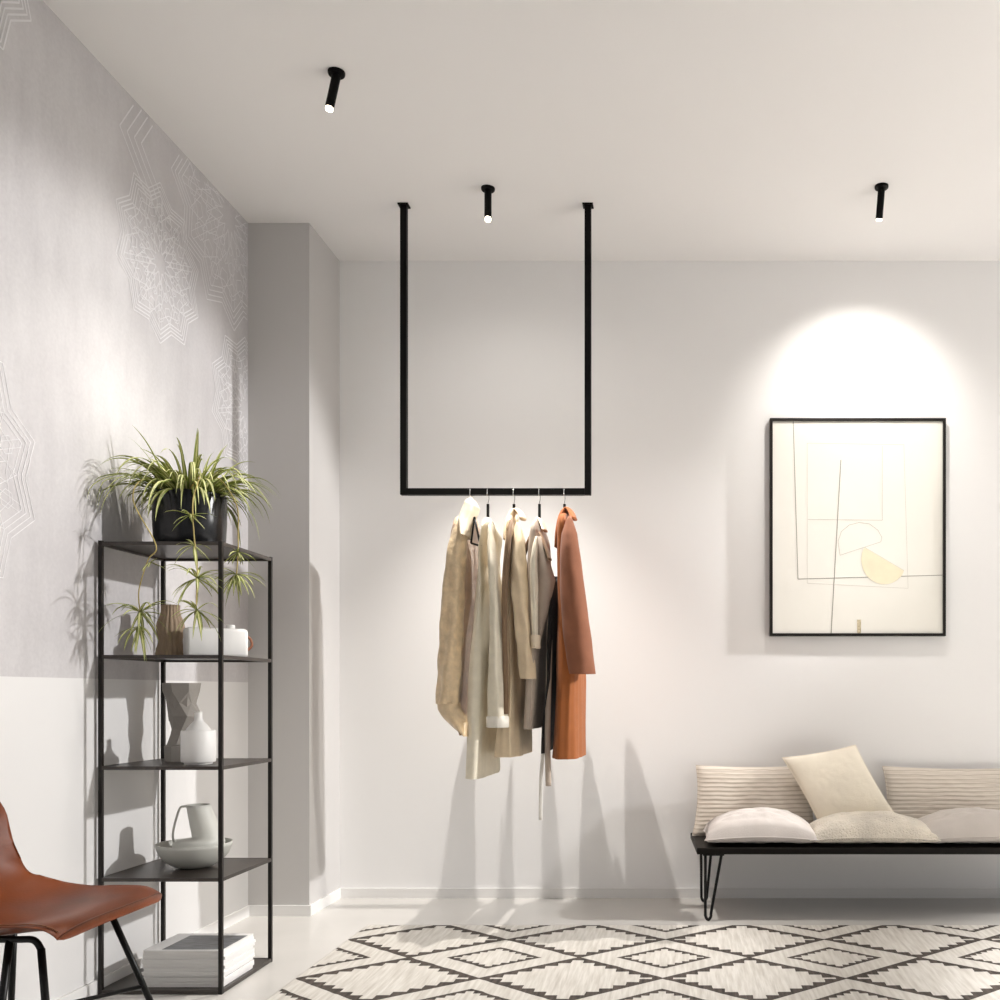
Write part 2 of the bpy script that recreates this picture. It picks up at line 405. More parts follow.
# A sheer blouse
M_sheer = fabric('sheer_champagne_cloth', (.82,.64,.41), .38, bump=.5, bscale=60, sheen=.15, var=.18, alpha=.86)
M_sheer2 = fabric('sheer_pink_beige_cloth', (.74,.54,.39), .4, bump=.5, bscale=60, sheen=.15, var=.15, alpha=.88)
M_satin = fabric('pale_satin_collar', (.80,.68,.52), .4, bump=.2, bscale=40)
t = thing('sheer_blouse', (hx[0], RY, PZ(735,RY)), 'sheer champagne blouse with a loose full sleeve, leftmost garment on the rail', 'blouse')
body([(511,464,476),(521,456,478),(535,452,477),(560,447,478),(600,443,477),(640,442,472),(680,445,470),(712,455,469),(734,464,470)], bmax=.225, seed=1, fold=.16, k=8, y0=RY+.02).build('bodice', M_sheer2, t)
sleeve([(509,461,471),(520,456,470),(545,449,466),(575,444,464),(610,441,463),(650,440,462),(685,438,461),(704,437,459)], 4.21, .065, seed=2, fold=.16).build('sleeve', M_sheer, t)
sleeve([(702,437.5,460),(709,438.5,462),(718,444,468),(727,453,470),(736,464,471)], 4.212, .056, seed=4, fold=.1, m=14, taper=False).build('cuff', M_sheer, t)
sleeve([(497,470,472.5),(501,467,475.5),(508,463.5,479),(514,461,477),(522,459,473),(532,461,470),(537,463,468)], 4.275, .085, seed=3, fold=.05, yend=4.20).build('collar', M_satin, t)

# B cream coat
M_cream = fabric('cream_wool', (.80,.74,.60), .9); M_creamc = fabric('cream_cuff', (.83,.79,.70), .9)
t = thing('long_coat', (hx[1], RY, PZ(775,RY)), 'long cream coat with a turned-up cuff, second garment from the left on the rail', 'coat')
body([(515,486.5,491.5),(530,485,493),(550,482,495),(580,479,499),(620,475,500),(650,472,501),(680,470,500),(720,468,498),(776,467,497)], bmax=.235, seed=3, fold=.07, k=7, y0=RY-.01).build('body', M_cream, t)
sleeve([(524,486,493),(540,487,495),(560,488,497),(600,490,500),(640,490,503),(690,488,508),(718,487.5,509.5)], 4.185, .05, seed=1, fold=.07).build('sleeve', M_cream, t)
cuff([(716,487.5,509),(716.5,486.6,510.4),(727,486.6,510.6),(727.5,487.8,509.5),(722,488.5,509)], 4.185, .055).build('cuff', M_creamc, t)

# C beige coat
M_beige = fabric('beige_wool', (.74,.60,.41), .8, sheen=.2); M_brown = fabric('brown_shade_and_collar', (.24,.15,.085), .7)  # brown: painted gap shade on this coat, collar cloth on the trench
t = thing('beige_coat', (hx[2], RY, PZ(755,RY)), 'beige wool coat with bright turned collar, middle garment on the rail', 'coat')
body([(512,511,518),(530,508,522),(560,505,524),(600,503,526),(650,503,527),(700,500,528),(755,495,530)], bmax=.235, seed=5, fold=.08, k=8).build('body', M_beige, t)
sleeve([(522,513,522),(540,511.5,525),(560,511,526.5),(600,512,530),(640,516,533.5),(679,520.5,536)], 4.2, .055, seed=3, fold=.14).build('sleeve', M_beige, t)
gap_shade = MB(); gap_shade.rings([[P(a,py,4.150+dd) for a, dd in ((l,0),(r,0),(r,.1),(l,.1))] for py, l, r in [(520,509.5,513),(545,505,511),(570,502.5,509.5),(600,501.5,507.5),(640,502,507.5),(690,503.5,508.5),(714,504,508.5)]]); gap_shade.build('lining_and_shade', M_brown, t, solid=0)  # shade in the gap at the coat's left, coloured in as a strip
band([P(507,540,4.25), P(508,527,4.27), P(512,514,4.33), P(517,510.5,4.36), P(521,514,4.32), P(523,519,4.28)], .075, .02, (.2,1,0)).build('collar', M_beige, t)

# D taupe trench
M_taupe = fabric('taupe_twill', (.50,.415,.34), .75); M_black_cl = fabric('black_cloth', (.010,.009,.009), .9, var=0)
M_tape = fabric('white_tape', (.85,.83,.78), .8)
t = thing('trench_coat', (hx[3], RY, PZ(728,RY)), 'taupe trench coat with black-lined inside and dangling pale belt end, beside the rust coat', 'coat')
body([(517,536.5,542),(526,534,545),(535,531,548),(550,528.5,549.5),(575,527,550),(600,527,551),(650,527,547),(700,526,546),(728,525,545)], bmax=.235, seed=8, fold=.06, k=7).build('body', M_taupe, t)
fl = MB(); fl.rings([[P(l,py,4.215),P((l+r)/2,py,4.20),P(r,py,4.225),P(r,py,4.27),P(l,py,4.26)] for py, l, r in [(536,536,541),(550,536,546.5),(565,536.5,551),(580,537,555.5),(592,537,553),(610,537,548.5),(640,538,541)]]); fl.build('sleeve', M_taupe, t)
sleeve([(536,534,539),(542,533,538),(560,530.5,537),(580,530,537.5),(600,531,538),(637,532,538)], 4.185, .03, seed=6, fold=.05).build('front_facing', M_cream, t)
cuff([(635,531,539.5),(636,530,540.5),(648,531,540.5),(648.5,532,539),(640,532,539)], 4.185, .032).build('cuff', M_satin, t)
body([(575,551,562),(620,550,562),(680,548.5,560),(720,545,554),(752,543.5,551)], bmax=.21, y0=RY+.01, seed=2, fold=.03).build('lining_and_shade', M_black_cl, t)
band([P(523.5,556,4.21), P(528,543,4.23), P(533,534,4.26), P(537,531.5,4.28), P(541,535,4.26), P(545,545,4.23), P(550,560,4.21)], .05, .012, (.15,1,0)).build('collar', M_brown, t)
band([P(533,529,4.29), P(537,523,4.33), P(539,519,4.36), P(542,523,4.34), P(545,531,4.3)], .08, .014, (.15,1,0)).build('neck_band', M_satin, t)
band([P(549.5,612,4.27), P(549.5,640,4.235), P(548.5,690,4.23), P(547.5,740,4.23), P(548.5,786,4.235)], .024, .012, (1,.3,0)).build('belt', M_taupe, t)
band([P(543.5,726,4.26), P(543,752,4.26), P(541,780,4.26), P(540.5,820,4.26)], .016, .005, (1,0,0)).build('belt_end', M_tape, t)

# E rust coat
M_rust = fabric('rust_wool', (.33,.098,.020), .85, sheen=.08); M_rust2 = fabric('rust_brown_wool', (.265,.100,.050), .9, sheen=.12)
t = thing('rust_coat', (hx[4], RY, PZ(757,RY)), 'rust brown coat with wide short sleeve, rightmost garment on the rail', 'coat')
body([(510,562,570),(522,558.5,574),(540,556.5,577),(580,557,581),(620,557,583),(680,556,585),(757,551.5,586)], bmax=.235, seed=7, fold=.05, k=7).build('body', M_rust, t)
sleeve([(516,564,575),(535,561.5,577.5),(560,560,581),(600,560,586),(640,563,591.5),(674,569,595.5)], 4.2, .06, seed=9, fold=.04).build('sleeve', M_rust2, t)
band([P(558,548,4.25), P(559,532,4.26), P(562,517,4.31), P(567,509.5,4.36), P(571,512,4.34), P(574,519,4.28)], .085, .018, (.2,1,0)).build('collar', M_rust, t)
sm = MB(); sm.tube([P(571.3,680,4.232), P(571.1,720,4.23), P(570.5,756,4.228)], .003, 6); sm.build('seam', M_rust2, t)

# ------------------------------------------------------------------ framed picture
FY = 4.962
x0, x1, z0, z1 = PX(770,FY), PX(946,FY), PZ(636,FY), PZ(418,FY)
t = thing('framed_picture', ((x0+x1)/2, WY, z0), 'black framed abstract line drawing with a yellow half disc on the back wall', 'picture')
b = MB(); w = .014
b.box((x0,FY,z0),(x0+w,WY,z1)); b.box((x1-w,FY,z0),(x1,WY,z1)); b.box((x0+w,FY,z0),(x1-w,WY,z0+w)); b.box((x0+w,FY,z1-w),(x1-w,WY,z1))
b.build('frame', mat('black_frame', (.010,.0075,.006), .4, spec=.3), t, smooth=False)
pyy = FY+.010
b = MB(); b.box((x0+w,pyy,z0+w),(x1-w,pyy+.006,z1-w)); pr = b.build('print', mat('art_paper', (.83,.81,.745), .8, var=.02, vscale=3), t, smooth=False)
def A(cx, cy): return P(740+cx/3.57, 390+cy/3.57, pyy-.0008)
def stroke(pts, w):
    mb = MB(); pts = [A(*p) for p in pts]
    for a, c in zip(pts, pts[1:]):
        d = (c-a).normalized(); n = Vector((-d.z, 0, d.x))*w/2
        mb.add([a-n, c-n, c+n, a+n], [(0,1,2,3)])
    return mb
M_ink = mat('ink_line', (.30,.28,.24), .8); M_pencil = mat('pencil_line', (.55,.53,.46), .8); M_ochre = mat('pale_ochre_wash', (.82,.745,.55), .8, var=.06, vscale=12)
stroke([(190,112),(207,675),(723,661)], .0034).build('ink_line', M_ink, pr, smooth=False)
stroke([(360,250),(349,450),(325,876)], .0040).build('ink_line', M_ink, pr, smooth=False)
stroke([(240,190),(585,195),(600,708),(240,690),(240,190)], .0016).build('pencil_line', M_pencil, pr, smooth=False)
stroke([(508,200),(508,465),(243,462)], .0022).build('pencil_line', M_pencil, pr, smooth=False)
arc = [(431+75*math.cos(a)*1.0, 560+86*math.sin(a)) for a in [math.radians(205-10)+math.radians(155)*k/16 for k in range(17)]]
stroke([(357,590)]+[(350,540),(362,505),(390,482),(425,473),(462,478),(492,500),(506,525),(503,542)]+[(357,590)], .0024).build('pencil_line', M_pencil, pr, smooth=False)
hd = [(445,562)]; ang0 = math.atan2(645-562, 585-445)
for k in range(1, 24):
    a = ang0+PI-PI*k/24; hd.append((515+82*math.cos(a), 605+82*math.sin(a)*1.08))
hd.append((585,645))
mb = MB(); mb.add([A(*p)+Vector((0,-.0004,0)) for p in hd], [tuple(range(len(hd)))]); mb.build('half_disc', M_ochre, pr, smooth=False)
stroke([(445,562),(585,645)], .0028).build('pencil_line', M_pencil, pr, smooth=False)
mb = MB(); mb.add([A(418,820),A(432,820),A(432,868),A(418,868)], [(0,1,2,3)]); mb.build('paper_slip', mat('tan_slip', (.55,.47,.32), .8, var=.3, vscale=120), pr, smooth=False)

# ------------------------------------------------------------------ bench
BYF, BYB = 4.478, 4.972
zt = PZ(848, BYF); zb = PZ(854.5, BYF); BXR = 1.92
t = thing('bench', (1.0, 4.72, 0), 'low black wooden bench on hairpin legs against the back wall', 'bench')
mb = MB()
mb.add([(PX(697,BYF),BYF,zb),(BXR,BYF,zb),(BXR,BYB,zb),(PX(690.5,BYB),BYB,zb),(PX(697,BYF),BYF,zt),(BXR,BYF,zt),(BXR,BYB,zt),(PX(690.5,BYB),BYB,zt)], [(0,3,2,1),(4,5,6,7),(0,1,5,4),(1,2,6,5),(2,3,7,6),(3,0,4,7)])
mb.build('seat_board', mat('dark_stained_wood', (.006,.0045,.0035), .5, spec=.15, var=.3, vscale=8, stretch=(1,12,12)), t, smooth=False, bevel=.003)
def hairpin(xa, xb, xf, yf, yt):
    l = MB(); r = .0068; z = zb-.006
    l.tube(smooth_path([(xa,yt,z),(xf-.013,yf,.06),(xf-.0115,yf,.022),(xf,yf,.0072),(xf+.0125,yf,.022),(xf+.017,yf,.06),(xb,yt,z)], 5), r, 8)
    l.box((min(xa,xb)-.012, yt-.02, z-.001), (max(xa,xb)+.012, yt+.02, zb)); l.build('leg', M_blackgl, t)
hairpin(PX(705.5,4.49), PX(721.6,4.49), PX(708,4.476)+.001, 4.487, 4.505)
hairpin(PX(701,4.88), PX(712,4.88), PX(704,4.88), 4.885, 4.88)
hairpin(1.87, 1.80, 1.86, 4.487, 4.505); hairpin(1.87, 1.80, 1.86, 4.885, 4.88)

# ------------------------------------------------------------------ cushions
def pillow(c, E1, E2, T, mats, name, label, group, pinch=.07, pleat=0, pfreq=0, seed=0, flatback=1.0, pw=.45, wr=.006, sag=0, n=44, top=1.0, nzk=.35):
    E1, E2 = Vector(E1), Vector(E2); N = E1.cross(E2).normalized(); c = Vector(c)
    mb = MB()
    def fn(sg):
        def f(a, d):
            u, v = 2*a-1, 2*d-1
            x = u*(1-pinch*(1-abs(v)**2.2)*abs(u)); y = v*(1-pinch*(1-abs(u)**2.2)*abs(v))
            th = ((1-u*u)*(1-v*v)); th = max(0, th)**pw
            nz = mnoise.noise(Vector((u*2.2+seed, v*2.2, sg*3+seed)))*.35+mnoise.noise(Vector((u*5+seed*3, v*5, sg)))*.18
            h = T/2*th*(1+nz*nzk)*(flatback if sg < 0 else top)+wr*th*mnoise.noise(Vector((u*9+seed, v*9, seed)))
            if pleat: h += pleat*math.sin(v*pfreq+.35*math.sin(u*3+seed))*min(1, th*2.2)
            p = c+E1*x/2+E2*y/2+N*sg*h
            p.z -= sag*(u*u)
            return p
        return f
    nn = n if not pfreq else 90
    mb.grid(fn(1), n, nn); mb.grid(fn(-1), n, nn)
    me = mb.v; fs = []
    k = n*nn
    mb.f = [f if f[0] < k else tuple(reversed(f)) for f in mb.f]
    lo = min(p.z for p in mb.v)
    t = thing(name, (c.x, c.y, lo), label, 'cushion', group)
    o = mb.build('cover', mats, t)
    # piping seam round the edge
    e = MB(); per = []
    for i in range(n): per.append(fn(1)(i/(n-1), 0))
    for j in range(1, n): per.append(fn(1)(1, j/(n-1)))
    for i in range(1, n): per.append(fn(1)(1-i/(n-1), 1))
    for j in range(1, n): per.append(fn(1)(0, 1-j/(n-1)))
    e.tube(per, .0028, 6); e.build('seam', mats[0] if isinstance(mats, list) else mats, t)
    return t
def striped():
    m = mat('pleated_oat_linen', (.66,.57,.47), .9, sheen=.2)
    nt = m.node_tree; L = nt.links; g = nt.nodes.new('ShaderNodeTexCoord'); sp = nt.nodes.new('ShaderNodeSeparateXYZ'); L.new(g.outputs['Object'], sp.inputs[0]); X = NX(m)
    n = nt.nodes.new('ShaderNodeTexNoise'); n.inputs['Scale'].default_value = 7; L.new(g.outputs['Object'], n.inputs['Vector'])
    f = X('FRACT', X('ADD', X('MULTIPLY', sp.outputs['Z'], 48), X('MULTIPLY', n.outputs['Fac'], .9)))
    r = nt.nodes.new('ShaderNodeValToRGB'); e = r.color_ramp.elements
    e[0].position = .1; e[0].color = (.50,.43,.345,1); e[1].position = .26; e[1].color = (.72,.655,.575,1); L.new(f, r.inputs['Fac']); L.new(r.outputs['Color'], nt.nodes['Principled BSDF'].inputs['Base Color'])
    return m
M_str = striped()
M_creamp = mat('cream_cotton', (.87,.80,.67), .9, bump=.25, bscale=260, sheen=.2, var=.04)
M_pinkg = mat('pale_grey_linen', (.57,.525,.495), .9, bump=.2, bscale=260, sheen=.2, var=.04)
M_knit = mat('boucle_knit', (.80,.735,.63), .95, bump=1.0, bscale=130, sheen=.2, var=.22); 
M_tau = mat('taupe_linen', (.62,.57,.525), .9, bump=.2, bscale=260, sheen=.2, var=.05)
G1 = 'cushions on the bench'
yb = 4.90
pillow((PX(755,yb), yb, zt+.172), (.61,0,.0), (.02,.07,.345), .095, M_str, 'lumbar_cushion', 'pleated beige oblong cushion leaning on the wall at the left end of the bench', G1, pinch=.055, pleat=.0010, pfreq=52, seed=2, wr=.003)
pillow((1.345, yb, zt+.168), (.66,0,-.01), (.0,.07,.335), .095, M_str, 'lumbar_cushion', 'pleated beige oblong cushion leaning on the wall behind the taupe cushion', G1, pinch=.055, pleat=.0010, pfreq=52, seed=5, wr=.003)
pillow((PX(839,4.80), 4.80, PZ(787,4.80)), (.365,.01,.062), (-.185,.10,.345), .10, M_creamp, 'square_cushion', 'cream square cushion tilted up behind the knitted cushion', G1, pinch=.05, seed=9, wr=.0015, nzk=.12)
pillow((PX(759,4.65), 4.655, zt+.048), (.525,0,.0), (0,.34,.0), .16, M_pinkg, 'oblong_cushion', 'pale pinkish grey cushion lying flat at the left end of the bench', G1, pinch=.05, seed=11, pw=.33, sag=.015, top=1.36, flatback=.52, wr=.004)
pillow((PX(870,4.62), 4.63, zt+.046), (.60,0,.0), (0,.285,.0), .15, M_knit, 'oblong_cushion', 'nubbly knitted cream cushion lying flat in front of the square cushion', G1, pinch=.05, seed=17, pw=.33, sag=.013, top=1.36, flatback=.52, wr=.003)
pillow((PX(973,4.66), 4.66, zt+.048), (.56,0,.0), (0,.34,.0), .165, M_tau, 'oblong_cushion', 'taupe cushion lying flat at the right edge of the photo', G1, pinch=.05, seed=23, pw=.33, sag=.015, top=1.36, flatback=.52, wr=.004)

# ------------------------------------------------------------------ shelf unit
SY0, SY1, SX0, SX1, pw_ = 3.394, 3.815, WX+.012, PX(220,3.394)+.0065, .0065
LV = [.012, .403, .792, 1.18, 1.575]
t = thing('shelving_unit', ((SX0+SX1)/2, (SY0+SY1)/2, 0), 'tall open dark metal shelving unit with five shelves against the left wall', 'shelf')
for x in (SX0+pw_, SX1-pw_):
    for y in (SY0+pw_, SY1-pw_):
        b = MB(); b.box((x-pw_,y-pw_,0),(x+pw_,y+pw_,LV[4]+.006)); b.build('post', M_shelf, t, smooth=False)
for z in LV:
    b = MB(); b.box((SX0+.001,SY0+.001,z-.002),(SX1-.001,SY1-.001,z+.002))
    for lo, hi in (((SX0+2*pw_,SY0,z-.010),(SX1-2*pw_,SY0+.012,z+.0025)), ((SX0+2*pw_,SY1-.012,z-.010),(SX1-2*pw_,SY1,z+.0025)), ((SX0,SY0+2*pw_,z-.010),(SX0+.012,SY1-2*pw_,z+.0025)), ((SX1-.012,SY0+2*pw_,z-.010),(SX1,SY1-2*pw_,z+.0025))): b.box(lo, hi)
    b.build('shelf', M_panel, t, smooth=False)
ST = [z+.0025 for z in LV]

# ------------------------------------------------------------------ potted spider plant
M_pot = mat('black_glazed_pot', (.006,.0065,.008), .22, spec=.4); M_soil = mat('potting_soil', (.03,.02,.013), .95, bump=.6, bscale=60)
M_green = mat('leaf_green', (.23,.28,.05), .45, var=.3, vscale=9); M_strp = mat('leaf_cream_stripe', (.70,.68,.34), .45, var=.15, vscale=9); M_run = mat('runner_stem', (.50,.40,.14), .6)
pc = Vector((PX(190,3.59), 3.59, ST[4])); PR, PH = .124, .20
t = thing('spider_plant', pc, 'variegated spider plant in a black pot on the top shelf', 'plant')
b = MB(); b.lathe([(.0,0),(PR*.93,0),(PR*.96,.006),(PR,.10),(PR,PH),(PR-.008,PH),(PR-.010,PH-.03),(0,PH-.03)], pc, 48, cap0=False); b.build('pot', M_pot, t, auto=50)
b = MB(); b.lathe([(0,PH-.02),(PR-.011,PH-.024)], pc, 32, cap0=False); b.build('soil', M_soil, t)
def leaf(mb, base, az, el, L, w, droop, n=12, twist=0):
    p = Vector(base); d = Vector((math.cos(az)*math.cos(el), math.sin(az)*math.cos(el), math.sin(el))); st = L/n; rows = []
    for i in range(n+1):
        u = i/n
        side = Vector((-math.sin(az), math.cos(az), 0))
        upv = side.cross(d).normalized()
        s2 = (side*math.cos(twist*u)+upv*math.sin(twist*u)).normalized()
        ww = w*(min(1, .45+2*u))*(1-u**2.2)+.0006
        c = p.copy(); c.x = max(c.x, WX+.012)
        if pc.x-.21 < c.x < SX1+.005 and SY0-.004 < c.y < SY1 and c.z < ST[4]+.006 and base[2] > ST[4]+.05: c.z = ST[4]+.006
        q = [c-s2*ww*.5+upv*ww*.12, c-s2*ww*.2, c+s2*ww*.2, c+s2*ww*.5+upv*ww*.12]
        for v in q: v.x = max(v.x, WX+.006)
        rows.append(q)
        p = p+d*st
        d = (d+Vector((0,0,-droop*st*(.6+1.6*u)))).normalized()
    for i in range(n):
        for k, mi in ((0,0),(1,1),(2,0)):
            mb.add([rows[i][k],rows[i][k+1],rows[i+1][k+1],rows[i+1][k]], [(0,1,2,3)], mi)
fo = MB(); rnd = random.Random(21)
# big arching leaves: azimuth 0 = +X (right), -pi/2 = towards the camera
for k in range(190):
    az = rnd.uniform(-PI, PI); el = rnd.choice((rnd.uniform(.35,1.0), rnd.uniform(.7,1.35)))
    L = rnd.uniform(.17,.30); r0 = rnd.uniform(.01,.085)
    base = pc+Vector((math.cos(az)*r0, math.sin(az)*r0, PH-.02))
    dr = rnd.uniform(6.0, 12)
    if math.cos(az) < -.35: L *= .85
    leaf(fo, base, az, el, L, rnd.uniform(.012,.019), dr, twist=rnd.uniform(-.7,.7))
for az, el, L, dr in ((-2.35,.75,.46,4.2),(-2.2,.95,.44,4.6),(-2.5,.6,.44,4.4),(-2.05,.7,.42,5.6),(-2.65,.8,.36,4.0),(-.35,.85,.40,4.8),(-.15,.7,.42,4.8),(-.6,.9,.40,4.9),(.15,.8,.36,4.4),(-1.1,1.0,.36,6.5),(-1.7,1.0,.38,6.3),(-2.0,1.1,.40,6.0),(2.7,1.1,.34,3.0),(1.2,1.25,.32,2.5),(-2.5,1.2,.33,2.4),(-.9,1.3,.30,2.2)):
    for q in range(2):
        a2 = az+rnd.uniform(-.12,.12)
        leaf(fo, pc+Vector((math.cos(az)*.06, math.sin(az)*.06, PH-.02)), a2, el+rnd.uniform(-.1,.1), L*rnd.uniform(.72,.88), .019, dr*1.25, 16, twist=rnd.uniform(-.5,.5))
fo.build('foliage', [M_green, M_strp], t)
def plantlet(parent, c, n, L, seed, down=.0, w=.0115):
    mb = MB(); rr = random.Random(seed)
    for k in range(n):
        az = 2*PI*k/n+rr.uniform(-.4,.4); el = rr.uniform(-.5,1.1)-down
        leaf(mb, c, az, el, L*rr.uniform(.6,1.1), w*rr.uniform(.7,1.15), rr.uniform(6,14), 9, rr.uniform(-.6,.6))
    mb.build('plantlet', [M_green, M_strp], parent)
def runner(pts, pls, seed):
    r = MB(); r.tube(smooth_path(pts, 6), .0022, 6); ro = r.build('runner', M_run, t)
    for i, (c, n, L, dn) in enumerate(pls): plantlet(ro, c, n, L, seed+i, dn)
zp = pc.z+PH
runner([pc+Vector((-.03,-.05,PH-.02)), (-1.90,3.45,zp+.03), (-1.90,3.375,zp-.06), P(156,545,3.36), P(148,560,3.36), P(139,590,3.36), P(140,612,3.36)], [(P(150,562,3.36),6,.05,.3),(P(140,612,3.36),22,.15,.35),(P(140,626,3.36),16,.13,.7)], 40)
runner([pc+Vector((.01,-.06,PH-.02)), (-1.70,3.44,zp+.04), P(193,500,3.38), P(194,535,3.36), P(197,560,3.355), P(197,580,3.355), P(196,612,3.355)], [(P(190,515,3.37),12,.09,.4),(P(197,578,3.355),24,.145,.25),(P(197,610,3.355),18,.125,.4),(P(194,545,3.36),8,.09,.6)], 60)
runner([pc+Vector((.06,-.03,PH-.02)), (-1.68,3.52,zp+.05), (-1.60,3.50,zp-.05), P(238,535,3.5), P(238,555,3.5), P(236,580,3.5)], [(P(238,552,3.5),16,.075,.5),(P(236,574,3.5),30,.13,.75)], 80)

# ------------------------------------------------------------------ things on the shelves
M_vase = mat('brown_stoneware', (.34,.25,.17), .75, bump=.15, bscale=90, var=.1)
c = Vector((PX(170.5,3.60), 3.60, ST[3])); t = thing('ribbed_vase', c, 'brown ribbed vase with wavy outline on the second shelf', 'vase')
k = 3.6/F
b = MB(); b.lathe([(0,0),(12.5*k,0),(13.2*k,3*k),(12.6*k,8*k),(10.8*k,14*k),(10.6*k,18*k),(12*k,24*k),(12.8*k,29*k),(11.8*k,35*k),(9.4*k,41*k),(8.3*k,46*k),(8.5*k,52*k),(7.4*k,52*k),(7.2*k,44*k),(0,42*k)], c, 96, rib=.045, ribn=18, cap0=False); b.build('body', M_vase, t)
M_wh = mat('white_ceramic', (.80,.79,.77), .45); M_whm = mat('white_matte', (.82,.81,.79), .55); M_leath = mat('brown_leather', (.26,.10,.05), .5)
def oriented_box(c, w, d, h, rz):
    return Matrix.Translation(c) @ Matrix.Rotation(rz, 4, 'Z'), (-w/2,-d/2,0), (w/2,d/2,h)
c = Vector((PX(216,3.62), 3.62, ST[3])); t = thing('portable_radio', c, 'small white box radio with leather handle strap on the second shelf', 'radio')
Mx, lo, hi = oriented_box(c, .215, .062, .108, .68)
b = MB(); b.box(lo, hi, 0, Mx); b.build('case', M_whm, t, bevel=.014)
b = MB(); b.tube([Mx @ Vector((.05,.0,.106)), Mx @ Vector((.05,.0,.122))], .016, 20); b.build('knob', M_whm, t, bevel=.003, auto=40)
b = MB(); b.tube(smooth_path([Mx @ Vector((.105,0,.085)), Mx @ Vector((.122,0,.07)), Mx @ Vector((.125,0,.045)), Mx @ Vector((.105,0,.025))]), .005, 8); b.build('strap', M_leath, t)

M_gr = mat('grey_clay', (.33,.305,.275), .8, bump=.1, bscale=120, var=.06)
k = 3.66/F; c = Vector((PX(182,3.665), 3.665, ST[2])); t = thing('sculptural_vase', c, 'tall grey faceted twisting vase behind the white bottle on the middle shelf', 'vase')
rows = [(0,-1,15,0),(15,-1,15.5,.05),(17,0,14.5,.3),(32,1,11,.55),(45,3.5,16,.75),(58,-.5,13.5,.5),(70,-.5,17.5,.15),(78,0,18.5,.1),(78,0,16.5,.1),(40,0,12,.1)]
rs = []
for zz, ox, r, tw in rows:
    rs.append([Vector((c.x+ox*k+r*k*math.cos(tw+2*PI*j/7), c.y+r*k*.9*math.sin(tw+2*PI*j/7), c.z+zz*k)) for j in range(7)])
b = MB(); b.rings(rs); b.build('body', M_gr, t, smooth=False)
k = 3.52/F; c = Vector((PX(198.5,3.515), 3.515, ST[2])); t = thing('bottle_vase', c, 'small white bottle vase with narrow neck on the middle shelf', 'vase')
b = MB(); b.lathe([(0,0),(13*k,0),(13*k,2*k),(15.6*k,2.2*k),(16*k,4*k),(16*k,32.5*k),(15.4*k,33.5*k),(11.6*k,33.6*k),(11*k,35*k),(8*k,39*k),(4.6*k,42.5*k),(3.8*k,45*k),(3.6*k,50*k),(4*k,52*k),(2.8*k,52*k),(2.6*k,44*k),(0,43*k)], c, 48, cap0=False); b.build('body', M_wh, t, auto=35)

M_bowl = mat('grey_green_ceramic', (.50,.50,.46), .5); M_jug = mat('pale_celadon_ceramic', (.66,.66,.61), .5)
k = 3.61/F*.92; c = Vector((PX(194.5,3.61), 3.61, ST[1])); t = thing('bowl', c, 'wide shallow grey bowl on the fourth shelf', 'bowl')
b = MB(); b.lathe([(0,0),(13*k,0),(20*k,2.0*k),(28*k,7*k),(34*k,14*k),(37.5*k,23*k),(38*k,27*k),(36.8*k,27*k),(36*k,23*k),(32*k,14.5*k),(26*k,8.5*k),(18*k,4*k),(0,3*k)], c, 56, cap0=False); b.build('body', M_bowl, t)
c2 = c+Vector((0,.005,4.2*k)); t = thing('jug', c2, 'pale dome-shaped jug with a pointed spout standing inside the grey bowl', 'jug')
Yj = c2.y; b = MB(); rs = []
def jr(py, l, r, sc=1): return [Vector((PX((l+r)/2,Yj)+PX((r-l)/2+CX,Yj)*math.cos(2*PI*q/40)*sc, Yj+PX((r-l)/2+CX,Yj)*math.sin(2*PI*q/40)*sc, PZ(py,Yj))) for q in range(40)]
for py, l, r in [(856,180,214),(853,177,220),(848,175,222.5),(842,175.5,223),(839.5,180,222.5),(837,193.5,222),(832,192.8,220.5),(825,191.2,218),(815,189.2,213.5),(808,187.8,210.5),(804.5,187,209.5)]: rs.append(jr(py, l, r))
rs += [jr(804.5,188,208.5), jr(812,190.5,211), jr(830,194,217)]
dz = c2.z-rs[0][0].z
b.rings(rs); b.build('body', M_jug, t)
hn = MB(); hn.tube(smooth_path([P(189,807,Yj), P(184,806.5,Yj), P(180,808,Yj), P(177,816,Yj), P(174.2,826,Yj), P(172.8,836,Yj), P(174.5,845,Yj)]), .0042, 8); hn.build('handle', M_jug, t)

